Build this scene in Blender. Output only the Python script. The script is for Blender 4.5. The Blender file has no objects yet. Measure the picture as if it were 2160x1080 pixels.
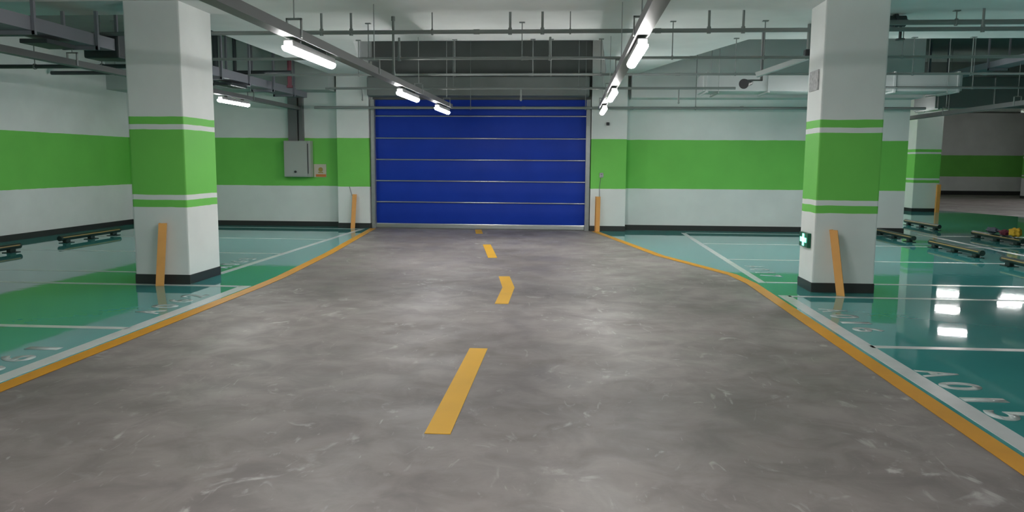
import bpy, bmesh, math, random
from mathutils import Vector, Matrix
random.seed(7)
S = bpy.context.scene
COL = S.collection

# ------------------------------------------------------------------ camera, world, exposure
F_PX, YAW, PITCH, ROLL, EYE = 1646.0, -0.0753494, 0.1191348, -0.0067492, 1.6
fwd = Vector((math.sin(YAW)*math.cos(PITCH), math.cos(YAW)*math.cos(PITCH), -math.sin(PITCH)))
rgt = Vector((math.cos(YAW), -math.sin(YAW), 0)); dwn = fwd.cross(rgt)
cr, sr = math.cos(ROLL), math.sin(ROLL)
R0 = cr*rgt + sr*dwn; D0 = -sr*rgt + cr*dwn
cam = bpy.data.cameras.new('camera'); cam.sensor_width = 36; cam.lens = F_PX*36/2160
cam.clip_start = .05; cam.clip_end = 200
co = bpy.data.objects.new('camera', cam); COL.objects.link(co)
m = Matrix((R0, -D0, -fwd)).transposed().to_4x4(); m.translation = Vector((0, 0, EYE)); co.matrix_world = m
S.camera = co
w = bpy.data.worlds.new('world'); S.world = w; w.use_nodes = True
w.node_tree.nodes['Background'].inputs[0].default_value = (.5, .55, .55, 1)
w.node_tree.nodes['Background'].inputs[1].default_value = .02
S.view_settings.view_transform = 'Standard'; S.view_settings.look = 'None'
S.view_settings.gamma = 1; S.view_settings.use_curve_mapping = False
S.view_settings.exposure = 1.42
S.cycles.use_denoising = True; S.cycles.max_bounces = 8; S.cycles.diffuse_bounces = 5
S.cycles.caustics_reflective = False; S.cycles.sample_clamp_indirect = 6
LAMP = 36.0

# ------------------------------------------------------------------ materials
def mat(name, color, rough=.6, metal=0, spec=.5, noise=0, nscale=8, bump=0, bscale=30):
    M = bpy.data.materials.new(name); M.use_nodes = True
    nt = M.node_tree; b = nt.nodes['Principled BSDF']
    b.inputs['Base Color'].default_value = (*color, 1); b.inputs['Roughness'].default_value = rough
    b.inputs['Metallic'].default_value = metal; b.inputs['Specular IOR Level'].default_value = spec
    if noise:
        n = nt.nodes.new('ShaderNodeTexNoise'); n.inputs['Scale'].default_value = nscale; n.inputs['Detail'].default_value = 5
        g = nt.nodes.new('ShaderNodeNewGeometry'); nt.links.new(g.outputs['Position'], n.inputs['Vector'])
        r = nt.nodes.new('ShaderNodeMapRange'); r.inputs['From Min'].default_value = .25; r.inputs['From Max'].default_value = .75
        r.inputs['To Min'].default_value = 1-noise; r.inputs['To Max'].default_value = 1+noise
        nt.links.new(n.outputs['Fac'], r.inputs['Value'])
        x = nt.nodes.new('ShaderNodeVectorMath'); x.operation = 'SCALE'; x.inputs[0].default_value = color
        nt.links.new(r.outputs['Result'], x.inputs['Scale']); nt.links.new(x.outputs['Vector'], b.inputs['Base Color'])
    if bump: add_bump(M, bump, bscale)
    return M
def add_bump(M, strength, scale, dist=.01, detail=4):
    nt = M.node_tree; b = nt.nodes['Principled BSDF']
    n = nt.nodes.new('ShaderNodeTexNoise'); n.inputs['Scale'].default_value = scale; n.inputs['Detail'].default_value = detail
    g = nt.nodes.new('ShaderNodeNewGeometry'); nt.links.new(g.outputs['Position'], n.inputs['Vector'])
    bp = nt.nodes.new('ShaderNodeBump'); bp.inputs['Strength'].default_value = strength; bp.inputs['Distance'].default_value = dist
    nt.links.new(n.outputs['Fac'], bp.inputs['Height']); nt.links.new(bp.outputs['Normal'], b.inputs['Normal'])
def emit(name, color, strength):
    M = bpy.data.materials.new(name); M.use_nodes = True; b = M.node_tree.nodes['Principled BSDF']
    b.inputs['Base Color'].default_value = (.8, .8, .8, 1); b.inputs['Emission Color'].default_value = (*color, 1)
    b.inputs['Emission Strength'].default_value = strength
    return M
WHITE = (.82, .85, .835); GREEN = (.20, .65, .115)
def banded(name, bands):
    """white paint with green bands painted at given heights (metres above the floor)"""
    M = mat(name, WHITE, .55, spec=.3); nt = M.node_tree; b = nt.nodes['Principled BSDF']
    g = nt.nodes.new('ShaderNodeNewGeometry'); s = nt.nodes.new('ShaderNodeSeparateXYZ'); nt.links.new(g.outputs['Position'], s.inputs[0])
    n = nt.nodes.new('ShaderNodeTexNoise'); n.inputs['Scale'].default_value = 3; nt.links.new(g.outputs['Position'], n.inputs['Vector'])
    wob = nt.nodes.new('ShaderNodeMath'); wob.operation = 'MULTIPLY_ADD'; wob.inputs[1].default_value = .02
    nt.links.new(n.outputs['Fac'], wob.inputs[0]); nt.links.new(s.outputs['Z'], wob.inputs[2])
    acc = None
    for lo, hi in bands:
        c = nt.nodes.new('ShaderNodeMath'); c.operation = 'COMPARE'; c.inputs[1].default_value = (lo+hi)/2+.01; c.inputs[2].default_value = (hi-lo)/2
        nt.links.new(wob.outputs[0], c.inputs[0])
        if acc is None: acc = c.outputs[0]
        else:
            a = nt.nodes.new('ShaderNodeMath'); a.operation = 'ADD'; a.use_clamp = True
            nt.links.new(acc, a.inputs[0]); nt.links.new(c.outputs[0], a.inputs[1]); acc = a.outputs[0]
    mx = nt.nodes.new('ShaderNodeMix'); mx.data_type = 'RGBA'; mx.inputs['A'].default_value = (*WHITE, 1); mx.inputs['B'].default_value = (*GREEN, 1)
    nt.links.new(acc, mx.inputs['Factor'])
    n2 = nt.nodes.new('ShaderNodeTexNoise'); n2.inputs['Scale'].default_value = 1.3; n2.inputs['Detail'].default_value = 6
    nt.links.new(g.outputs['Position'], n2.inputs['Vector'])
    r = nt.nodes.new('ShaderNodeMapRange'); r.inputs['From Min'].default_value = .3; r.inputs['From Max'].default_value = .7
    r.inputs['To Min'].default_value = .93; r.inputs['To Max'].default_value = 1.03; nt.links.new(n2.outputs['Fac'], r.inputs['Value'])
    x = nt.nodes.new('ShaderNodeVectorMath'); x.operation = 'SCALE'; nt.links.new(mx.outputs['Result'], x.inputs[0]); nt.links.new(r.outputs['Result'], x.inputs['Scale'])
    nt.links.new(x.outputs['Vector'], b.inputs['Base Color'])
    return M
def concrete():
    M = mat('polished_concrete', (.25, .235, .225), .55, spec=.35); nt = M.node_tree; b = nt.nodes['Principled BSDF']
    g = nt.nodes.new('ShaderNodeNewGeometry')
    def noise(scale, detail, dist=0, stretch=None, rough=.5):
        n = nt.nodes.new('ShaderNodeTexNoise'); n.inputs['Scale'].default_value = scale; n.inputs['Detail'].default_value = detail
        n.inputs['Distortion'].default_value = dist; n.inputs['Roughness'].default_value = rough
        if stretch:
            mp = nt.nodes.new('ShaderNodeMapping'); mp.inputs['Scale'].default_value = stretch[:3]; mp.inputs['Rotation'].default_value = (0, 0, stretch[3])
            nt.links.new(g.outputs['Position'], mp.inputs['Vector']); nt.links.new(mp.outputs['Vector'], n.inputs['Vector'])
        else: nt.links.new(g.outputs['Position'], n.inputs['Vector'])
        return n.outputs['Fac']
    def rng(v, a, b_, c, d):
        r = nt.nodes.new('ShaderNodeMapRange'); r.interpolation_type = 'SMOOTHSTEP'
        for k, val in zip(('From Min', 'From Max', 'To Min', 'To Max'), (a, b_, c, d)): r.inputs[k].default_value = val
        nt.links.new(v, r.inputs['Value']); return r.outputs['Result']
    def mix(f, a, c):
        x = nt.nodes.new('ShaderNodeMix'); x.data_type = 'RGBA'
        nt.links.new(f, x.inputs['Factor'])
        for k, v in (('A', a), ('B', c)):
            if isinstance(v, tuple): x.inputs[k].default_value = (*v, 1)
            else: nt.links.new(v, x.inputs[k])
        return x.outputs['Result']
    base = mix(rng(noise(.45, 5), .34, .66, 0, 1), (.20, .176, .169), (.285, .256, .246))
    blot = mix(rng(noise(2.9, 8, .6, None, .6), .33, .68, 0, 1), (.80, .80, .80), (1.12, 1.12, 1.12))
    x = nt.nodes.new('ShaderNodeVectorMath'); x.operation = 'MULTIPLY'; nt.links.new(base, x.inputs[0]); nt.links.new(blot, x.inputs[1])
    smear = rng(noise(3.1, 5, 1.6, (1.0, .8, 1, .5), .55), .585, .74, 0, .7)
    mask = rng(noise(.8, 3), .42, .6, 0, 1)
    mu = nt.nodes.new('ShaderNodeMath'); mu.operation = 'MULTIPLY'; nt.links.new(smear, mu.inputs[0]); nt.links.new(mask, mu.inputs[1])
    c1 = mix(mu.outputs[0], x.outputs['Vector'], (.52, .50, .485))
    streak = rng(noise(5.5, 4, 2.2, (1.6, .55, 1, -.7), .5), .63, .78, 0, .42)
    c2 = mix(streak, c1, (.55, .53, .515))
    nt.links.new(c2, b.inputs['Base Color'])
    nt.links.new(rng(noise(1.5, 4), .3, .7, .42, .62), b.inputs['Roughness'])
    bp = nt.nodes.new('ShaderNodeBump'); bp.inputs['Strength'].default_value = .15; bp.inputs['Distance'].default_value = .01
    nt.links.new(noise(14, 5), bp.inputs['Height']); nt.links.new(bp.outputs['Normal'], b.inputs['Normal'])
    return M
M_CONC = concrete()
M_EPOXY = mat('green_epoxy_paint', (.062, .32, .31), .035, spec=.7, noise=.08, nscale=.8); add_bump(M_EPOXY, .08, 5.0, .004, 2)
M_LINE = mat('white_floor_paint', (.62, .655, .65), .2, spec=.5, noise=.06, nscale=5)
M_NUM = mat('faded_white_paint', (.50, .58, .57), .2, spec=.5, noise=.2, nscale=14)
M_YEL = mat('yellow_floor_paint', (.64, .30, .014), .5, noise=.08, nscale=3)
M_DASH = mat('fresh_yellow_paint', (.74, .40, .015), .6, noise=.05, nscale=3)
M_WALL = banded('striped_wall_paint', [(1.0, 2.16)])
M_PILLAR = banded('striped_pillar_paint', [(1.0, 1.095), (1.16, 1.99), (2.055, 2.15)])
M_CEIL = mat('ceiling_paint', (.68, .71, .70), .8, noise=.05, nscale=2)
M_RAW = mat('bare_ceiling_concrete', (.20, .22, .215), .85, noise=.12, nscale=1.5)
M_BEAM = mat('grey_beam_paint', (.42, .47, .455), .85, noise=.08, nscale=1.5)
M_BLACK = mat('black_skirting_paint', (.035, .037, .037), .35)  # black lifted a little to stand in for lens veil and dust
M_BLUE = mat('blue_pvc_curtain', (.011, .048, .42), .45, spec=.18, noise=.08, nscale=1.6); add_bump(M_BLUE, .25, 2.5, .03, 2)
M_ALU = mat('aluminium', (.62, .64, .66), .28, metal=1)
M_STEEL = mat('galvanised_steel', (.36, .38, .38), .42, metal=.6, noise=.08, nscale=9)
M_TRUNK = mat('grey_trunking_paint', (.17, .17, .175), .5)
M_PIPE = mat('grey_pipe_paint', (.21, .235, .23), .5)
M_DARKPIPE = mat('dark_pipe_paint', (.045, .055, .06), .5)
M_RED = mat('dark_red_pipe_paint', (.13, .03, .045), .5)
M_DUCT = mat('duct_sheet_metal', (.50, .52, .52), .25, metal=.9)
M_DUCTP = mat('pale_duct_paint', (.5, .53, .53), .6)
M_LAMP = emit('lit_diffuser', (1.0, .985, .965), LAMP)
M_HOUSE = mat('lamp_housing_grey', (.22, .22, .22), .5)
M_GUARD = mat('orange_rubber_guard', (.80, .38, .10), .55, noise=.06, nscale=6)
M_RUB = mat('dark_green_rubber', (.012, .028, .024), .4)
M_STRIPE = mat('yellow_reflective_tape', (.36, .24, .08), .4)
M_CAB = mat('cabinet_grey_paint', (.42, .44, .41), .45)
M_DARK = mat('dark_grey_plastic', (.03, .03, .035), .5)
M_TRAY = mat('tray_grey_steel', (.24, .245, .28), .6)
M_PAPER = mat('notice_paper', (.62, .56, .46), .6)
M_ORANGE = mat('orange_print', (.7, .22, .05), .6)
M_OLIVE = mat('ochre_print', (.42, .30, .07), .6)
M_SIGN = mat('exit_sign_green', (.005, .10, .05), .3)
M_CROSS = emit('exit_sign_light', (.10, 1.0, .52), 1.5)
M_GREYP = mat('grey_notice_plate', (.42, .42, .43), .5, noise=.35, nscale=25)
M_CLOTH = [mat('ochre_cloth', (.55, .33, .02), .8), mat('dark_red_cloth', (.14, .02, .04), .8), mat('slate_cloth', (.09, .10, .13), .8)]

# ------------------------------------------------------------------ mesh helpers
class MB:
    def __init__(s): s.b = bmesh.new()
    def box(s, lo, hi, bev=0):
        lo, hi = Vector(lo), Vector(hi); c = (lo+hi)/2; d = hi-lo
        r = bmesh.ops.create_cube(s.b, size=1, matrix=Matrix.Translation(c) @ Matrix.Diagonal((*d, 1)))
        if bev:
            es = list({e for v in r['verts'] for e in v.link_edges})
            bmesh.ops.bevel(s.b, geom=es, offset=bev, segments=2, affect='EDGES', profile=.6)
        return s
    def tube(s, a, b, r, n=12, r2=None):
        a, b = Vector(a), Vector(b); d = b-a
        q = d.to_track_quat('Z', 'Y').to_matrix().to_4x4()
        bmesh.ops.create_cone(s.b, cap_ends=True, segments=n, radius1=r, radius2=r if r2 is None else r2, depth=d.length,
                              matrix=Matrix.Translation((a+b)/2) @ q)
        return s
    def prism(s, pts, z0, z1):
        """plan polygon extruded in height"""
        lo = [s.b.verts.new((x, y, z0)) for x, y in pts]; hi = [s.b.verts.new((x, y, z1)) for x, y in pts]
        n = len(pts); s.b.faces.new(lo[::-1]); s.b.faces.new(hi)
        for i in range(n): s.b.faces.new((lo[i], lo[(i+1) % n], hi[(i+1) % n], hi[i]))
        return s
    def extrude(s, prof, a, b, up=(0, 0, 1)):
        """profile (u, v) swept from a to b; u is sideways, v is up"""
        a, b = Vector(a), Vector(b); d = (b-a).normalized(); up = Vector(up)
        side = d.cross(up).normalized(); up = side.cross(d)
        A = [s.b.verts.new(a+side*u+up*v) for u, v in prof]; B = [s.b.verts.new(b+side*u+up*v) for u, v in prof]
        n = len(prof); s.b.faces.new(A); s.b.faces.new(B[::-1])
        for i in range(n): s.b.faces.new((A[i], B[i], B[(i+1) % n], A[(i+1) % n]))
        return s
    def ribbon(s, path, width, z0, z1):
        """flat strip of constant width along a plan path"""
        L, Rr = [], []
        for i, p in enumerate(path):
            p = Vector(p); t = Vector((0, 0))
            if i > 0: t += (p-Vector(path[i-1])).normalized()
            if i < len(path)-1: t += (Vector(path[i+1])-p).normalized()
            t.normalize(); nn = Vector((-t.y, t.x))*width/2
            L.append(p+nn); Rr.append(p-nn)
        V = lambda p, z: s.b.verts.new((p.x, p.y, z))
        q = [(V(a, z0), V(b, z0), V(a, z1), V(b, z1)) for a, b in zip(L, Rr)]
        for u, v in zip(q, q[1:]):
            s.b.faces.new((u[2], u[3], v[3], v[2])); s.b.faces.new((u[0], v[0], v[1], u[1]))
            s.b.faces.new((u[0], u[2], v[2], v[0])); s.b.faces.new((u[1], v[1], v[3], u[3]))
        for u in (q[0], q[-1]): s.b.faces.new((u[0], u[1], u[3], u[2]))
        return s
    def sphere(s, c, r, sc=(1, 1, 1), sub=3):
        return bmesh.ops.create_icosphere(s.b, subdivisions=sub, radius=r, matrix=Matrix.Translation(c) @ Matrix.Diagonal((*sc, 1)))['verts']
    def make(s, name, m, parent=None, smooth=False, label=None):
        bmesh.ops.recalc_face_normals(s.b, faces=s.b.faces)
        me = bpy.data.meshes.new(name); s.b.to_mesh(me); s.b.free(); me.materials.append(m)
        if smooth:
            me.shade_smooth() if hasattr(me, 'shade_smooth') else None
            me.set_sharp_from_angle(angle=math.radians(40))
        o = bpy.data.objects.new(name, me); COL.objects.link(o)
        if parent:
            o.parent = parent
            o.matrix_parent_inverse = parent.matrix_basis.inverted()
        if label: o['label'] = label
        return o
def tag(o, label, cat, group=None, kind=None):
    o['label'] = label; o['category'] = cat
    if group: o['group'] = group
    if kind: o['kind'] = kind
    return o
def empty(name, loc=(0, 0, 0)):
    o = bpy.data.objects.new(name, None); o.empty_display_size = .2; COL.objects.link(o); o.location = loc
    bpy.context.view_layer.update()
    return o
def struct(o, label, cat): return tag(o, label, cat, kind='structure')
def dup(root, loc=None, rot=None, label=None):
    r = root.copy(); COL.objects.link(r)
    if loc is not None: r.location = loc
    if rot is not None: r.rotation_euler = rot
    if label: r['label'] = label
    for ch in list(root.children):
        c = ch.copy(); COL.objects.link(c); c.parent = r
        for g in list(ch.children):
            d = g.copy(); COL.objects.link(d); d.parent = c
    return r

# ------------------------------------------------------------------ floor and its paint
fl = MB().box((-11.2, -10.2, -.2), (30.2, 45.2, 0)).make('floor', M_CONC)
struct(fl, 'grey mottled concrete garage floor with painted bays and lines', 'floor')
LEFT_EDGE = [(-3.98, -10), (-3.98, 9.6), (-4.0, 10.4), (-4.22, 13.3), (-4.76, 18.45)]
RIGHT_EDGE = [(2.43, -10), (2.44, 10.6), (2.35, 11.45), (1.56, 13.7), (.56, 18.45)]
MB().prism([(x-.02, y) for x, y in LEFT_EDGE]+[(-5.6, 18.5), (-5.6, 18.8), (-10.98, 18.8), (-10.98, -10)], .0, .003).make(
    'parking_coating', M_EPOXY, fl, label='glossy green epoxy floor coating of the left parking bays')
MB().prism([(x+.02, y) for x, y in RIGHT_EDGE]+[(.6, 18.55), (1.2, 18.9), (7.75, 19.0), (8.3, 30.0), (12.0, 31.0), (13.2, 28.8), (14.1, 26.0), (16.5, 22), (22, 20.5), (22, -10)], .0, .003).make(
    'parking_coating', M_EPOXY, fl, label='glossy green epoxy floor coating of the right parking bays')
Z0, Z1 = .003, .0055
MB().ribbon(LEFT_EDGE, .145, Z0, Z1).make('lane_edge_line', M_YEL, fl, label='yellow line along the left edge of the lane')
MB().ribbon(RIGHT_EDGE, .145, Z0, Z1).make('lane_edge_line', M_YEL, fl, label='yellow line along the right edge of the lane')
for pts in ([(-4.15, -4), (-4.15, 9.62)], [(-4.97, 10.62), (-4.97, 18.3)], [(2.62, -4), (2.62, 9.68)], [(2.60, 10.7), (2.60, 18.3)]):
    MB().ribbon(pts, .14 if pts[1][1] < 10 else .1, Z0, Z1).make('bay_front_line', M_LINE, fl)
for y in (4.42, 7.02, 9.58): MB().ribbon([(-9.9, y), (-4.2, y)], .095, Z0, Z1).make('bay_side_line', M_LINE, fl)
for y in (10.66, 13.1, 15.65, 18.25): MB().ribbon([(-9.9, y), (-5.0, y)], .08, Z0, Z1).make('bay_side_line', M_LINE, fl)
for y in (4.42, 6.98, 9.62, 10.74, 13.3, 15.9, 18.35): MB().ribbon([(2.66, y), (13.4, y)], .09, Z0, Z1).make('bay_side_line', M_LINE, fl)
MB().ribbon([(8.1, 1), (8.1, 18.9)], .11, .004, .006).make('bay_back_line', M_LINE, fl)
DASH = [[(-.77, 4.42), (-.78, 6.57)], [(-.775, 8.73), (-.79, 9.9), (-.93, 10.88)], [(-1.31, 13.02), (-1.64, 15.13)], [(-2.06, 17.45), (-2.21, 18.5)], [(-.77, .3), (-.77, 2.3)]]
for d in DASH: MB().ribbon(d, .155, .0, .0035).make('center_dash', M_DASH, fl)

def glyphs(text, x_bottom, ys, side, h=.29, wd=.205):
    """characters painted on the floor; side=+1 has letter tops towards +x"""
    me_all = bmesh.new()
    for ch, y in zip(text, ys):
        cu = bpy.data.curves.new('glyph', 'FONT'); cu.body = ch; cu.size = 1; cu.extrude = 0; cu.offset = .03
        ob = bpy.data.objects.new('glyph', cu); COL.objects.link(ob)
        bpy.context.view_layer.update()
        me = bpy.data.meshes.new_from_object(ob.evaluated_get(bpy.context.evaluated_depsgraph_get()))
        xs = [v.co.x for v in me.vertices]; zs = [v.co.y for v in me.vertices]
        ww = wd if ch != '1' else wd*.45
        for v in me.vertices:
            u = ((v.co.x-min(xs))/(max(xs)-min(xs))-.5)*ww; t = (v.co.y-min(zs))/(max(zs)-min(zs))*h
            v.co = (x_bottom+side*t, y-side*u, .0062)
        me_all.from_mesh(me); bpy.data.objects.remove(ob); bpy.data.curves.remove(cu); bpy.data.meshes.remove(me)
    ex = bmesh.ops.extrude_face_region(me_all, geom=me_all.faces[:])
    for v in ex['geom']:
        if isinstance(v, bmesh.types.BMVert): v.co.z -= .003
    b = MB(); b.b.free(); b.b = me_all
    return b
for txt, x, y0, side in (('A015', 2.70, 6.10, 1), ('A016', 2.76, 8.72, 1), ('A017', 2.74, 12.4, 1)):
    glyphs(txt, x, [y0-.335*i for i in range(4)], side).make('bay_number', M_NUM, fl, label='white bay number '+txt)
for txt, x, y0, side in (('A061', -4.31, 5.17, -1), ('A062', -4.30, 7.82, -1), ('A063', -5.12, 11.3, -1)):
    glyphs(txt, x, [y0+.335*i for i in range(4)], side).make('bay_number', M_NUM, fl, label='white bay number '+txt)

# ------------------------------------------------------------------ walls, pillars, ceiling
def wall(name, lo, hi, label): return struct(MB().box(lo, hi).make(name, M_WALL), label, 'wall')
wall('wall_left', (-11.2, -10.2, 0), (-11, 19, 4.6), 'long left wall, white with one broad green band')
wb = MB().box((-11, 18.82, 0), (-4.83, 19.4, 4.6)); wb.box((.43, 19.0, 0), (7.8, 19.4, 4.6)).box((7.5, 19.4, 0), (7.8, 34, 4.6))
struct(wb.make('wall_back', M_WALL), 'back wall around the blue roller door, white with one green band', 'wall')
wall('wall_far', (7.8, 45, 0), (30.2, 45.2, 4.6), 'distant wall at far right, white with dull green band')
wall('wall_right', (30, -10.2, 0), (30.2, 45, 4.6), 'right end wall of the garage outside the frame')
wall('wall_front', (-11, -10.2, 0), (30, -10, 4.6), 'wall behind the viewpoint, white with green band')
struct(MB().box((-4.83, 18.86, 3.07), (.43, 19.4, 4.45)).make('wall_back_lintel', M_RAW), 'bare grey wall strip above the blue door', 'wall')
SK = .125
for nm, lo, hi, lab in (('baseboard_left', (-11, -10, 0), (-10.98, 18.8, SK), 'black skirting band along the left wall'),
                        ('baseboard_back', (-11, 18.795, 0), (-5.62, 18.82, SK), 'black skirting band on the back wall, left of the door'),
                        ('baseboard_back_right', (1.28, 18.975, 0), (7.82, 19.0, SK), 'black skirting band on the back wall, right of the door'),
                        ('baseboard_far', (7.8, 44.97, 0), (30, 45, .22), 'black skirting band at the foot of the distant wall')):
    struct(MB().box(lo, hi).make(nm, M_BLACK), lab, 'skirting')
def pillar(name, lo, hi, label, m=M_PILLAR, cham=.02):
    p = MB().box((*lo, 0), (*hi, 4.5), cham).make(name, m); struct(p, label, 'pillar')
    e = .006
    MB().box((lo[0]-e, lo[1]-e, 0), (hi[0]+e, hi[1]+e, SK), .006).make('skirting', M_BLACK, p, label='black painted foot')
    return p
pillar('pillar_left', (-5.65, 9.68), (-4.92, 10.56), 'square left pillar with green double-banded stripes beside the lane')
pillar('pillar_right', (3.03, 9.97), (3.79, 10.56), 'square right pillar with green double-banded stripes and exit sign')
pillar('pillar_far', (11.75, 28.0), (12.62, 29.7), 'white pillar with green stripes behind the right end of the back wall')
pillar('pillar_distant', (22.4, 40.0), (23.6, 41.0), 'pillar cut by the right frame edge near the distant wall')
pillar('pillar_door_left', (-5.62, 18.5), (-4.84, 18.9), 'flat white and green pier left of the blue door', M_WALL, .01)
pillar('pillar_door_right', (.44, 18.56), (1.27, 19.05), 'flat white and green pier right of the blue door', M_WALL, .01)
# ceiling: high slab, lowered band and tapering flanks over the drive, cross beam on the pillar line
struct(MB().box((-11.2, -10.2, 4.45), (30.2, 45.2, 4.7)).make('ceiling', M_RAW), 'grey bare concrete ceiling slab', 'ceiling')
ZS = 3.62
struct(MB().box((-11, 9.66, 3.575), (30, 10.57, 4.46)).make('ceiling_beam', M_CEIL), 'white cross beam joining the two striped pillars', 'beam')
lb = MB().box((-5.65, 10.57, ZS), (30, 13.3, 4.46))
lb.prism([(-5.65, 13.3), (-3.72, 13.3), (-4.74, 17.6), (-4.74, 18.5), (-5.65, 18.5)], ZS, 4.46)
lb.prism([(.47, 13.3), (2.84, 13.3), (2.28, 15.2), (1.62, 17.55), (1.28, 18.95), (.72, 18.6), (.72, 17.5)], ZS, 4.46)
struct(lb.make('ceiling_soffit', M_CEIL), 'lowered white soffit over the drive before the blue door', 'soffit')
struct(MB().box((-11, 18.0, 3.25), (-5.66, 18.82, 4.46)).make('ceiling_beam', M_BEAM), 'beam at the top of the back wall, left of the door', 'beam')
struct(MB().box((7.9, 23.0, 3.75), (30, 23.8, 4.46)).make('ceiling_beam', M_RAW), 'dim cross beam in the far right bay', 'beam')
struct(MB().box((1.35, 18.4, 3.1), (7.8, 19.02, 4.46)).make('ceiling_beam', M_CEIL), 'beam at the top of the back wall, right of the door', 'beam')

# ------------------------------------------------------------------ blue roller door
d = empty('door_1', (-2.2, 18.7, 0)); struct(d, 'closed blue fabric roller door with silver ribs', 'door')
XL, XR, YD = -4.73, .32, 18.72
cb = MB(); N = 60
zs = [.12 + (3.07-.12)*i/N for i in range(N+1)]; RZ = (.635, 1.145, 1.655, 2.165, 2.69)
rows = []
for z in zs:
    near = min(abs(z-r) for r in RZ+(.12,))
    y = YD - .018*min(1, near/.22)
    rows.append((cb.b.verts.new((XL, y, z)), cb.b.verts.new((XR, y, z)), cb.b.verts.new((XL, y+.02, z)), cb.b.verts.new((XR, y+.02, z))))
for a, b in zip(rows, rows[1:]):
    cb.b.faces.new((a[0], a[1], b[1], b[0])); cb.b.faces.new((a[3], a[2], b[2], b[3]))
    cb.b.faces.new((a[0], b[0], b[2], a[2])); cb.b.faces.new((a[1], a[3], b[3], b[1]))
cb.make('curtain', M_BLUE, d, smooth=True)
for z in RZ: MB().tube((XL, YD-.016, z), (XR, YD-.016, z), .017, 12).make('wind_rib', M_ALU, d, smooth=True)
MB().box((XL, YD-.06, .0), (XR, YD+.03, .12), .015).make('bottom_bar', M_ALU, d)
for x in (XL-.095, XR): MB().box((x, YD-.14, 0), (x+.1, YD+.02, 3.07)).box((x+.02, YD-.155, 0), (x+.08, YD-.14, 3.05)).make('guide_rail', M_STEEL, d)
MB().box((XL-.05, 18.12, 3.12), (XR+.05, 18.66, 3.56), .04).make('drum_box', M_RAW, d, label='grey box over the door housing the roll')

# ------------------------------------------------------------------ lighting trunkings and lamps
def trunking(x, y0, y1, zb, ztop, label, wdt=.12, ht=.085, step=2.9, first=.6):
    t = empty('lighting_trunking', (x, y0, zb))
    MB().extrude([(-wdt/2, 0), (wdt/2, 0), (wdt/2, ht), (wdt/2-.012, ht), (wdt/2-.012, ht-.012), (-wdt/2+.012, ht-.012), (-wdt/2+.012, ht), (-wdt/2, ht)],
                 (x, y0, zb), (x, y1, zb)).make('channel', M_TRUNK, t)
    y = y0+first
    while y < y1-.2:
        zt = ztop(x, y)
        h = MB().tube((x, y, zb+ht+.09), (x, y, zt), .006, 6).make('hanger_rod', M_STEEL, t)
        MB().box((x-wdt/2-.012, y-.015, zb+.01), (x-wdt/2, y+.015, zb+ht+.1)).box((x+wdt/2, y-.015, zb+.01), (x+wdt/2+.012, y+.015, zb+ht+.1)).box(
            (x-wdt/2-.012, y-.015, zb+ht+.085), (x+wdt/2+.012, y+.015, zb+ht+.1)).make('hook', M_STEEL, h)
        y += step
    return tag(t, label, 'trunking')
def ceil_h(x, y):
    if abs(x+6.62) < .01 and -5.1 < y < 18.75: return 3.115
    if abs(x-8.5) < .01 and 11 < y < 26: return 3.545
    if 9.66 <= y <= 10.57: return 3.575
    if x > -5.65 and 10.57 < y < 13.3: return ZS
    if -4.7 < x < .47 and y > 18.1: return 3.56
    return 4.45
ZB = 2.70
trunking(-2.53, -8, 16.2, ZB, ceil_h, 'grey lighting trunking over the left side of the lane')
trunking(.59, -8, 16.6, ZB, ceil_h, 'grey lighting trunking over the right side of the lane')
trunking(4.62, 13.3, 14.7, 2.83, ceil_h, 'added short grey lighting trunking, unseen behind the right pillar', ht=.08, step=.8, first=.3)  # unseen, added to carry a fill lamp for the back wall
trunking(5.12, 14.9, 16.15, 2.83, lambda x, y: 4.45, 'added short grey lighting trunking nearer the back wall, unseen behind the right pillar', ht=.08, step=.6, first=.3)  # also added out of sight, for the fill lamp nearer the wall
trunking(-6.62, -5, 18.7, 2.83, ceil_h, 'grey lighting trunking in the left bay leading to the cabinet', ht=.08)
trunking(8.5, -5, 36, 2.74, ceil_h, 'grey lighting trunking crossing in front of the far right pillar', ht=.09)
# prototype lamp (origin at trunking underside, long axis y)
def make_lamp():
    t = empty('batten_light')
    L = 1.32
    MB().box((-.043, -L/2+.03, -.088), (.043, L/2-.03, -.03), .008).make('housing', M_HOUSE, t)
    # wrap-around diffuser: open only along the narrow spine under the housing
    a0, a1 = math.radians(163), math.radians(377)
    prof = [(.047*math.cos(a0+(a1-a0)*i/22), -.098+.040*math.sin(a0+(a1-a0)*i/22)) for i in range(23)]
    MB().extrude(prof, (0, -L/2+.055, 0), (0, L/2-.03, 0)).make('diffuser', M_LAMP, t, smooth=True)
    for a, b in ((-L/2+.035, -L/2+.055), (L/2-.03, L/2-.012)):
        MB().extrude([(u*.8, v*.9-.008) for u, v in prof], (0, a, 0), (0, b, 0)).make('collar', M_HOUSE, t, smooth=True)
    MB().extrude(prof, (0, -L/2, 0), (0, -L/2+.035, 0)).make('end_cap', M_LAMP, t, smooth=True)
    for y in (-.38, .38): MB().box((-.03, y-.012, -.04), (.03, y+.012, 0)).make('clip', M_HOUSE, t)
    return t
proto = make_lamp(); GL = 'batten lights under the trunkings'
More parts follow.
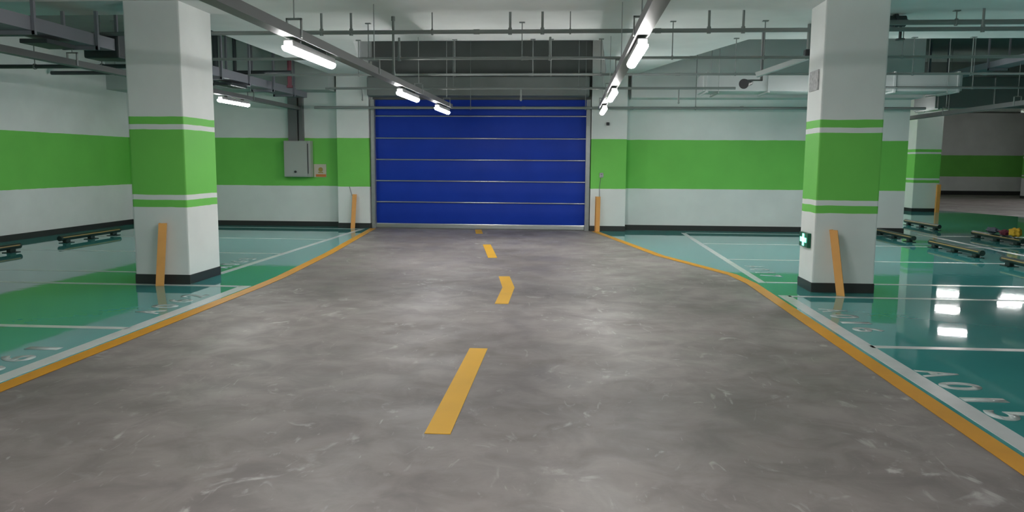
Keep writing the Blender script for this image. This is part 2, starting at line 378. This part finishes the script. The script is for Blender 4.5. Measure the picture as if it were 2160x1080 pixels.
LAMPS = [(-2.53, 7.56, ZB, 'large lit batten light nearest on the left trunking'),
         (-2.53, 12.1, ZB, 'second lit batten light on the left lane trunking, in front of the door top'),
         (-2.53, 15.3, ZB, 'small lit batten light at the far end of the left lane trunking'),
         (.59, 7.57, ZB, 'large lit batten light nearest on the right trunking'),
         (.59, 12.05, ZB, 'second lit batten light on the right lane trunking, above the door rail'),
         (.59, 15.4, ZB, 'small lit batten light at the far end of the right lane trunking'),
         (-6.62, 15.1, 2.83, 'lit batten light in the left bay between pillar and cabinet'),
         (-2.53, 2.6, ZB, 'lit batten light on the left trunking overhead, above the frame'),
         (.59, 2.6, ZB, 'lit batten light on the right trunking overhead, above the frame'),
         (-2.53, -4.0, ZB, 'added fill batten light on the left trunking behind the viewpoint'),  # lamps behind the viewpoint are added to brighten walls and pillar fronts
         (.59, -4.0, ZB, 'added fill batten light on the right trunking behind the viewpoint'),
         (-2.53, -7.4, ZB, 'added fill batten light at the rear end of the left trunking, far behind the viewpoint'),  # rear pair added as low-angle fill for the pillar fronts
         (.59, -7.4, ZB, 'added fill batten light at the rear end of the right trunking, far behind the viewpoint'),
         (-2.53, -.9, ZB, 'added fill batten light on the left trunking right behind the viewpoint'),  # pair added close behind the camera to lift the pillar fronts
         (.59, -.9, ZB, 'added fill batten light on the right trunking right behind the viewpoint'),
         (5.12, 15.6, 2.83, 'added fill batten light nearer the back wall, hidden behind the right pillar'),  # unseen lamp added to brighten the right back wall
         (8.5, -3.0, 2.74, 'added fill batten light in the right bays behind the viewpoint'),  # side-bay fill added behind the camera
         (-6.62, -3.0, 2.83, 'added fill batten light in the left bays behind the viewpoint'),  # its added counterpart in the left bays
         (4.62, 14.0, 2.83, 'added fill batten light in the right bay hidden behind the right pillar'),  # added out of sight to light the right back wall
         (8.5, 5.0, 2.74, 'lit batten light of the right trunking outside the frame'),
         (8.5, 11.2, 2.74, 'lit batten light of the right trunking just outside the frame'),
         (8.5, 22.3, 2.74, 'lit batten light of the right trunking hidden behind the back wall corner'),
         (8.5, 26.5, 2.74, 'lit batten light of the right trunking hidden behind the back wall'),
         (8.5, 31.0, 2.74, 'lit batten light of the right trunking deepest in the hidden aisle')]
for i, (x, y, z, lab) in enumerate(LAMPS):
    o = proto if i == 0 else dup(proto)
    o.location = (x, y, z); tag(o, lab, 'lamp', GL)
# ceiling-hung lamps deep in the right hall, above a duct
HALL = [(15.2, 32.3), (13.3, 27.8), (17.1, 36.4), (18.5, 34.0), (19.4, 35.4), (21.0, 35.9)]
for k, (x, y) in enumerate(HALL):
    o = dup(proto, (x, y, 4.25), (0, 0, 1.25), 'lit batten light hung high in the right hall behind the duct'); o['group'] = 'high hall lights'; o.scale = (.7, .68, .7)
    for q in (-.3, .3): MB().tube((0, q, -.03), (0, q, .292), .006, 6).make('hanger_rod', M_STEEL, None).parent = o

# ------------------------------------------------------------------ pipes
def pipe(y, z, x0, x1, r, hang, label, m=M_PIPE, risers=(), drops=()):
    p = empty('sprinkler_pipe', (x0, y, z))
    b = MB().tube((x0, y, z), (x1, y, z), r, 14)
    for x in [x0+2.4*i for i in range(1, int((x1-x0)/2.4))]: b.tube((x-.04, y, z), (x+.04, y, z), r*1.22, 14)
    b.make('pipe', m, p, smooth=True)
    for x in hang:
        h = MB().tube((x, y, z), (x, y, ceil_h(x, y)), .008, 6).box((x-.04, y-.03, ceil_h(x, y)-.012), (x+.04, y+.03, ceil_h(x, y))).make('hanger_rod', M_PIPE, p)
        MB().tube((x-.012, y, z), (x+.012, y, z), r*1.45, 14).make('clamp', M_PIPE, h)
    for x in risers:
        MB().tube((x, y, z), (x, y, min(z+.30, ceil_h(x, y))), .017, 8).tube((x, y, z-r-.012), (x, y, z+r+.02), .026, 10).make('riser', m, p, smooth=True)
    for x, dz in drops:
        MB().tube((x, y, z), (x, y, z-dz), .014, 8).tube((x, y, z-dz), (x, y, z-dz-.03), .022, 10, .012).make('drop', m, p, smooth=True)
    return tag(p, label, 'pipe')
pipe(10.66, 3.335, -10.9, 22, .028, (-8.2, -1.9, -.05, 6.4, 10), 'front grey sprinkler pipe just behind the pillars', risers=(-3.42, -3.01, -.85, -.42, 1.76, 2.2, 5.2, 8.4))
pipe(10.95, 3.47, 3.85, 22, .034, (5.0, 7.4, 11), 'thick grey pipe above the front pipe, right of the right pillar')
pipe(11.6, 3.11, -5.5, 18, .021, (-3.02, -.75, 1.41, 2.7, 4.6, 7.0, 9.3), 'second grey sprinkler pipe across the lane', risers=(-2.56, -.34))
pipe(13.17, 3.05, -5.5, 18, .02, (-.67, -.37, -1.97, .45, 2.62, -3.6, 5.4, 6.3, 8.0, 9.6), 'third grey sprinkler pipe crossing before the dark recess')
pipe(14.5, 2.95, -4.6, 2.9, .022, (-2.2, .1), 'fourth grey pipe in front of the roller box', drops=((-3.9, .2), (-.95, .2), (1.9, .25)))
pipe(17.75, 2.82, -5.9, 7.6, .03, (-2.3, .28, 2.7, 5.4), 'pale pipe across the top of the blue door')
pipe(15.9, 3.40, -10.9, -5.75, .04, (-9.5, -7.9), 'dark pipe high on the left behind the pillar', M_DARKPIPE)
pipe(13.0, 3.18, -10.9, -6.95, .035, (-9.2, -8.0), 'dark thin pipe crossing above the left wall', M_DARKPIPE)
pipe(15.8, 3.08, 5.6, 22, .024, (7.6, 9.2, 11.5, 13.8), 'dim pipe in the far right bay')
def vpipe(x, y, z0, z1, r, label, m):
    p = MB().tube((x, y, z0), (x, y, z1), r, 12).tube((x, y, z1-.06), (x, y, z1), r*1.5, 12).tube((x, y, z0), (x, y, z0+.05), r*1.4, 12).make('drop_pipe', m, smooth=True)
    tag(p, label, 'pipe'); return p
vpipe(-2.53, 11.09, 2.81, ZS, .018, 'slim vertical trunking hanger left of the lane centre', M_PIPE)  # hanger of the left trunking, shaped like the drop pipes
vpipe(-5.9, 16.2, 3.12, 4.45, .045, 'dark red vertical pipe near the left tray', M_RED)
for k, (x, y, r) in enumerate(((-8.1, 17.2, .05), (-7.85, 17.0, .06), (-7.55, 17.3, .04))):
    vpipe(x, y, 3.24, 4.45, r, ('leftmost', 'middle, thickest', 'rightmost')[k]+' of three dark vertical pipes behind the left pillar', M_DARKPIPE)

# ------------------------------------------------------------------ cable trays and ducts
def tray(a, b, wdt, ht, label, step=2.2, m=M_TRAY, top=4.45, post=.03):
    a, b = Vector(a), Vector(b); t = empty('cable_tray', a)
    MB().extrude([(-wdt/2, 0), (wdt/2, 0), (wdt/2, ht), (wdt/2-.02, ht), (wdt/2-.02, .02), (-wdt/2+.02, .02), (-wdt/2+.02, ht), (-wdt/2, ht)], a, b).make('tray_channel', m, t)
    MB().extrude([(-wdt/2+.04, .02), (wdt/2-.04, .02), (wdt/2-.06, ht*.7), (-wdt/2+.06, ht*.7)], a, b).make('cables', M_DARK, t)
    L = (b-a).length; dd = (b-a).normalized(); side = dd.cross(Vector((0, 0, 1))).normalized()
    k = .5
    while k < L:
        c = a+dd*k
        h = MB()
        for s in (-1, 1):
            q = c+side*s*(wdt/2+post/2+.004); tp = ceil_h(q.x, q.y) if top else a.z+.6
            h.box((q.x-post/2, q.y-post/2, a.z-.05), (q.x+post/2, q.y+post/2, tp))
        q0, q1 = c-side*(wdt/2+post), c+side*(wdt/2+post)
        h.extrude([(-post/2, -.05), (post/2, -.05), (post/2, -.003), (-post/2, -.003)], q0, q1)
        h.make('hanger_frame', m, t); k += step
    return tag(t, label, 'cable tray')
tray((-6.62, -5.2, 3.12), (-6.62, 18.75, 3.12),      .42, .16, 'wide grey cable tray above the left bay', 1.25, post=.04)
LT = [o for o in S.objects if o.name == 'cable_tray'][0]
MB().box((-6.88, 10.75, 3.02), (-6.36, 11.15, 3.38), .03).make('joint_box', M_DARKPIPE, LT)
MB().box((-6.80, 9.35, 3.02), (-6.44, 9.9, 3.075), .01).make('under_plate', M_DARKPIPE, LT)
MB().box((-6.80, 14.6, 3.02), (-6.44, 15.3, 3.075), .01).make('under_plate', M_DARKPIPE, LT)
tray((8.5, 11, 3.55), (8.5, 26, 3.55), .36, .12, 'slanting-looking grey cable tray high in the right bay', 2.6)
v = MB().box((-6.89, 18.72, 2.09), (-6.66, 18.818, 3.24)).box((-6.61, 18.70, 2.09), (-6.52, 18.818, 3.24)).box((-6.66, 18.79, 2.12), (-6.61, 18.818, 3.2)).make('wall_trunking', M_TRUNK)
tag(v, 'vertical grey wall trunking above the electrical cabinet', 'trunking')
def duct(name, lo, hi, label, m, hang=True, axis=0):
    t = empty(name, ((lo[0]+hi[0])/2, (lo[1]+hi[1])/2, lo[2]))
    MB().box(lo, hi, .012).make('duct_body', m, t)
    n = int((hi[axis]-lo[axis])//1.25)
    for i in range(n+1):
        p = lo[axis]+.08+i*(hi[axis]-lo[axis]-.16)/max(n, 1)
        l2, h2 = list(lo), list(hi); l2[axis], h2[axis] = p-.02, p+.02
        for k in range(3):
            if k != axis: l2[k] -= .03; h2[k] += .03
        MB().box(l2, h2).make('flange', m, t)
    if hang:
        for i in range(0, n+1, 2):
            p = lo[axis]+.3+i*(hi[axis]-lo[axis]-.6)/max(n, 1)
            c = [0, 0]; c[axis] = p
            h = MB()
            for e in (lo[1-axis]-.05, hi[1-axis]+.05):
                c[1-axis] = e; h.tube((c[0], c[1], lo[2]-.05), (c[0], c[1], 4.45), .008, 6)
            c0 = list(c); c0[1-axis] = lo[1-axis]-.06; c1 = list(c); c1[1-axis] = hi[1-axis]+.06
            h.extrude([(-.02, -.05), (.02, -.05), (.02, -.032), (-.02, -.032)], (*c0, lo[2]), (*c1, lo[2])).make('hanger', M_STEEL, t)
    return tag(t, label, 'duct')
duct('air_duct', (2.6, 16.2, 3.05), (7.6, 17.0, 3.40), 'pale rectangular air duct above the right back wall', M_DUCTP)
duct('air_duct', (8.78, 20.0, 2.98), (22, 21.2, 3.72), 'big dark shiny metal air duct in the far right bay', M_DUCT)

# ------------------------------------------------------------------ wall fittings
t = empty('electrical_cabinet', (-6.65, 18.8, 1.22)); tag(t, 'grey metal electrical cabinet mounted on the green band of the back wall', 'cabinet')
MB().box((-6.97, 18.60, 1.22), (-6.31, 18.80, 2.09), .01).make('cabinet_body', M_CAB, t)
dr = MB().box((-6.955, 18.58, 1.24), (-6.385, 18.60, 2.075), .006).make('cabinet_door', M_CAB, t)
MB().tube((-6.68, 18.56, 1.345), (-6.68, 18.585, 1.345), .028, 14).make('lock', M_DARK, dr)
MB().tube((-6.37, 18.585, 1.3), (-6.37, 18.585, 2.02), .01, 8).make('hinge', M_DARK, t)
t = empty('warning_notice', (-6.14, 18.81, 1.23)); tag(t, 'small cream notice with orange strip right of the electrical cabinet', 'notice')
MB().box((-6.30, 18.80, 1.215), (-5.99, 18.819, 1.53)).make('notice_board', M_PAPER, t)
MB().box((-6.25, 18.795, 1.225), (-6.0, 18.80, 1.285)).make('orange_strip', M_ORANGE, t)
b = MB(); b.tube((-6.13, 18.80, 1.40), (-6.13, 18.795, 1.40), .055, 20).box((-6.19, 18.796, 1.315), (-6.07, 18.80, 1.34)).make('round_symbol', M_OLIVE, t)
t = empty('exit_sign', (3.0, 10.26, .55)); tag(t, 'small lit green evacuation sign low on the right pillar', 'sign')
MB().box((2.985, 10.08, .55), (3.03, 10.44, .735), .006).make('sign_case', M_SIGN, t)
MB().box((2.98, 10.225, .565), (2.986, 10.295, .72), .002).box((2.98, 10.13, .612), (2.986, 10.39, .672), .002).make('lit_cross', M_CROSS, t)
n = MB().box((3.012, 10.09, 2.52), (3.03, 10.44, 2.77), .004).make('notice_plate', M_GREYP); tag(n, 'worn grey plate high on the left face of the right pillar', 'plate')
s = empty('wall_sensor', (.82, 18.55, 2.51)); tag(s, 'tiny black wall sensor on the pier right of the blue door', 'sensor')
MB().box((.785, 18.50, 2.475), (.855, 18.56, 2.545), .008).make('sensor_body', M_DARK, s)
MB().tube((.82, 18.50, 2.51), (.82, 18.485, 2.51), .018, 12).make('lens', M_BLACK, s)
s = empty('call_button', (.7, 18.55, 1.32)); tag(s, 'small pale control box on the green band right of the blue door', 'switch')
MB().box((.65, 18.525, 1.265), (.74, 18.56, 1.375), .008).make('box', M_GREYP, s)
MB().tube((.695, 18.525, 1.34), (.695, 18.517, 1.34), .014, 12).make('button', M_HOUSE, s)
MB().tube((.66, 18.552, .8), (.655, 18.552, 1.0), .006, 6).tube((.655, 18.552, 1.0), (.68, 18.552, 1.265), .006, 6).make('cable', M_TRUNK, s)
c = MB().tube((-5.33, 18.492, 1.0), (-5.30, 18.492, .9), .006, 6).tube((-5.30, 18.492, .9), (-5.27, 18.492, .78), .006, 6).make('wall_cable', M_TRUNK)
tag(c, 'thin loose cable on the pier left of the blue door', 'cable')
# small devices hung near the ceiling on the right
s = empty('horn_speaker', (2.62, 12.3, 2.82)); tag(s, 'small dark round speaker hanging in front of the right air duct', 'speaker')
MB().tube((2.56, 12.2, 2.80), (2.68, 12.42, 2.84), .075, 20, .04).make('horn', M_DARK, s, smooth=True)
MB().tube((2.68, 12.42, 2.84), (2.72, 12.5, 2.85), .045, 14).make('driver', M_TRUNK, s, smooth=True)
MB().box((2.68, 12.34, 2.86), (2.86, 12.40, 2.88)).box((2.84, 12.34, 2.86), (2.87, 12.40, ZS)).make('bracket', M_TRUNK, s)
a = empty('tray_arm', (3.0, 12.1, 3.0)); tag(a, 'short pale slanted tray arm left of the right pillar top', 'tray')
MB().extrude([(-.05, -.035), (.05, -.035), (.05, .035), (-.05, .035)], (2.74, 12.2, 2.93), (3.42, 11.9, 3.16)).make('arm', M_DUCTP, a)
MB().tube((3.40, 11.9, 3.16), (3.40, 11.9, ZS), .03, 10).make('post', M_PIPE, a)
MB().box((3.34, 11.84, 3.12), (3.46, 11.96, 3.26), .02).make('joint', M_DARK, a)
s = empty('dome_camera', (4.07, 10.65, 2.66)); tag(s, 'dark round dome camera behind the right edge of the right pillar', 'camera')
vs = MB(); vs.sphere((3.88, 10.70, 2.66), .09, (1, 1, 1)); vs.make('dome', M_DARK, s, smooth=True)
MB().box((3.79, 10.50, 2.60), (3.85, 10.56, 2.75), .01).box((3.80, 10.54, 2.66), (3.88, 10.70, 2.70)).make('mount', M_TRUNK, s)
s = empty('pipe_valve', (4.25, 10.6, 3.5)); tag(s, 'dark valve fitting at the top right beside the right pillar', 'valve')
MB().tube((3.95, 11.2, 3.53), (4.45, 11.2, 3.53), .075, 14).tube((4.05, 11.2, 3.53), (4.09, 11.2, 3.53), .10, 16).tube((4.30, 11.2, 3.53), (4.34, 11.2, 3.53), .10, 16).make('valve_body', M_DARKPIPE, s, smooth=True)
MB().tube((4.4, 11.2, 3.55), (4.4, 11.2, 3.3), .02, 10).make('stem', M_DARKPIPE, s)
MB().tube((4.4, 11.2, 3.30), (4.4, 11.2, 3.28), .06, 16).make('hand_wheel', M_DARKPIPE, s)
s = empty('wall_lamp', (23.0, 39.9, 2.9)); tag(s, 'bright small flood lamp on the distant right pillar', 'lamp')
MB().box((22.75, 39.75, 2.95), (23.1, 40.0, 3.3), .03).make('lamp_case', M_DARK, s)
MB().box((22.9, 39.72, 3.0), (23.07, 39.75, 3.22), .01).make('lamp_face', M_LAMP, s)
MB().box((22.45, 39.9, 2.84), (22.6, 40.0, 2.94), .02).make('sensor', M_DARK, s)

# ------------------------------------------------------------------ orange corner guards
def guard(x, y, face_y, lean_x, label, turn=0., h=.80, wd=.095):
    """L-section strip standing on the floor, its top resting against the pillar face"""
    t = empty('corner_guard', (x, y, 0))
    th = .012
    prof = [(-wd/2, 0), (wd/2, 0), (wd/2, -.085), (wd/2-th, -.085), (wd/2-th, -th), (-wd/2, -th)]
    rotm = Matrix.Rotation(turn, 2)
    dy = face_y-.088-y
    b = MB()
    A = [b.b.verts.new((rotm @ Vector(p)).to_3d()+Vector((x, y, .003))) for p in prof]
    B = [b.b.verts.new((rotm @ Vector(p)).to_3d()+Vector((x+lean_x, y+dy, h))) for p in prof]
    n = len(prof); b.b.faces.new(A); b.b.faces.new(B[::-1])
    for i in range(n): b.b.faces.new((A[i], B[i], B[(i+1) % n], A[(i+1) % n]))
    o = b.make('guard_strip', M_GUARD, t)
    return tag(t, label, 'corner guard', 'loose corner guards at the pillars')
P = math.pi
guard(-5.235, 9.50, 9.675, .03, 'orange corner guard leaning on the front of the left pillar', P+.35, .80, .10)
guard(3.31, 9.73, 9.965, -.08, 'orange corner guard leaning tilted on the front of the right pillar', P-.7, .80, .10)
guard(-5.22, 18.33, 18.49, .04, 'orange corner guard leaning on the pier left of the blue door', P+.3, .82, .10)
guard(.625, 18.38, 18.55, .01, 'orange corner guard leaning on the pier right of the blue door', P+.3, .82, .10)
guard(12.50, 27.75, 27.99, .08, 'orange corner guard on the far pillar beyond the back wall', P, .95, .12)
guard(22.95, 39.7, 39.99, .03, 'orange corner guard on the distant pillar at the right frame edge', P, 1.0, .16)

# ------------------------------------------------------------------ wheel stops
def make_stop():
    t = empty('wheel_stop'); L = 1.98
    MB().tube((0, -L/2, .10), (0, L/2, .10), .05, 16).make('bar', M_RUB, t, smooth=True)
    for y in (-.78, 0, .78): MB().box((-.09, y-.11, 0), (.09, y+.11, .014)).box((-.04, y-.07, .01), (.04, y+.07, .09), .015).make('foot', M_RUB, t)
    for k, ang in enumerate((20, 160)):
        c = math.radians(ang); x, z = .049*math.cos(c), .10+.049*math.sin(c)
        MB().extrude([(-.008, -.003), (.008, -.003), (.008, .003), (-.008, .003)], (x, -L/2+.05, z), (x, L/2-.05, z), (math.cos(c), 0, math.sin(c))).make('reflective_stripe', M_STRIPE, t)
    return t
stop = make_stop(); GS = 'wheel stops'
STOPS = [(-9.72, 15.1, 'wheel stop in the middle by the left wall with yellow stripes'),
         (-9.62, 11.9, 'wheel stop by the left wall cut off by the left frame edge'),
         (-9.72, 18.0, 'wheel stop almost hidden behind the left pillar'),
         (7.08, 17.65, 'wheel stop just right of the right pillar, partly hidden'),
         (7.09, 14.95, 'wheel stop with yellow stripe in the middle of the right bays'),
         (7.02, 12.2, 'wheel stop cut off by the right frame edge'),
         (9.05, 20.9, 'dark wheel stop farthest away, near the foot of the far pillar'),
         (9.05, 17.3, 'dark wheel stop with coloured cloths lying on it')]
for i, (x, y, lab) in enumerate(STOPS):
    o = stop if i == 0 else dup(stop)
    o.location = (x, y, 0); tag(o, lab, 'wheel stop', GS)
def cloth(x, y, z, r, sc, m, label, seed):
    rnd = random.Random(seed); b = MB(); vs = b.sphere((0, 0, 0), r, (1, 1, 1), 3)
    ph = [rnd.uniform(0, 6) for _ in range(6)]
    for v in vs:
        k = 1+.16*math.sin(7*v.co.x/r+ph[0])*math.sin(5*v.co.y/r+ph[1])+.12*math.sin(6*v.co.z/r+ph[2])+.08*math.sin(11*v.co.y/r+ph[3])
        v.co = Vector((v.co.x*sc[0], v.co.y*sc[1], v.co.z*sc[2]))*k
    lo = min(v.co.z for v in vs)
    for v in vs: v.co += Vector((x, y, z-lo))
    return tag(b.make('cloth_bundle', m, smooth=True), label, 'cloth', 'cloths on the right wheel stop')
cloth(9.06, 16.62, .149, .13, (.8, 1.0, .75), M_CLOTH[0], 'crumpled yellow cloth on the dark wheel stop at far right', 1)
cloth(9.06, 17.02, .149, .11, (.8, 1.3, .55), M_CLOTH[1], 'crumpled dark red cloth beside the yellow cloth', 2)
cloth(9.06, 17.5, .149, .12, (.9, 1.7, .5), M_CLOTH[2], 'crumpled slate grey cloth beside the dark red cloth', 3)
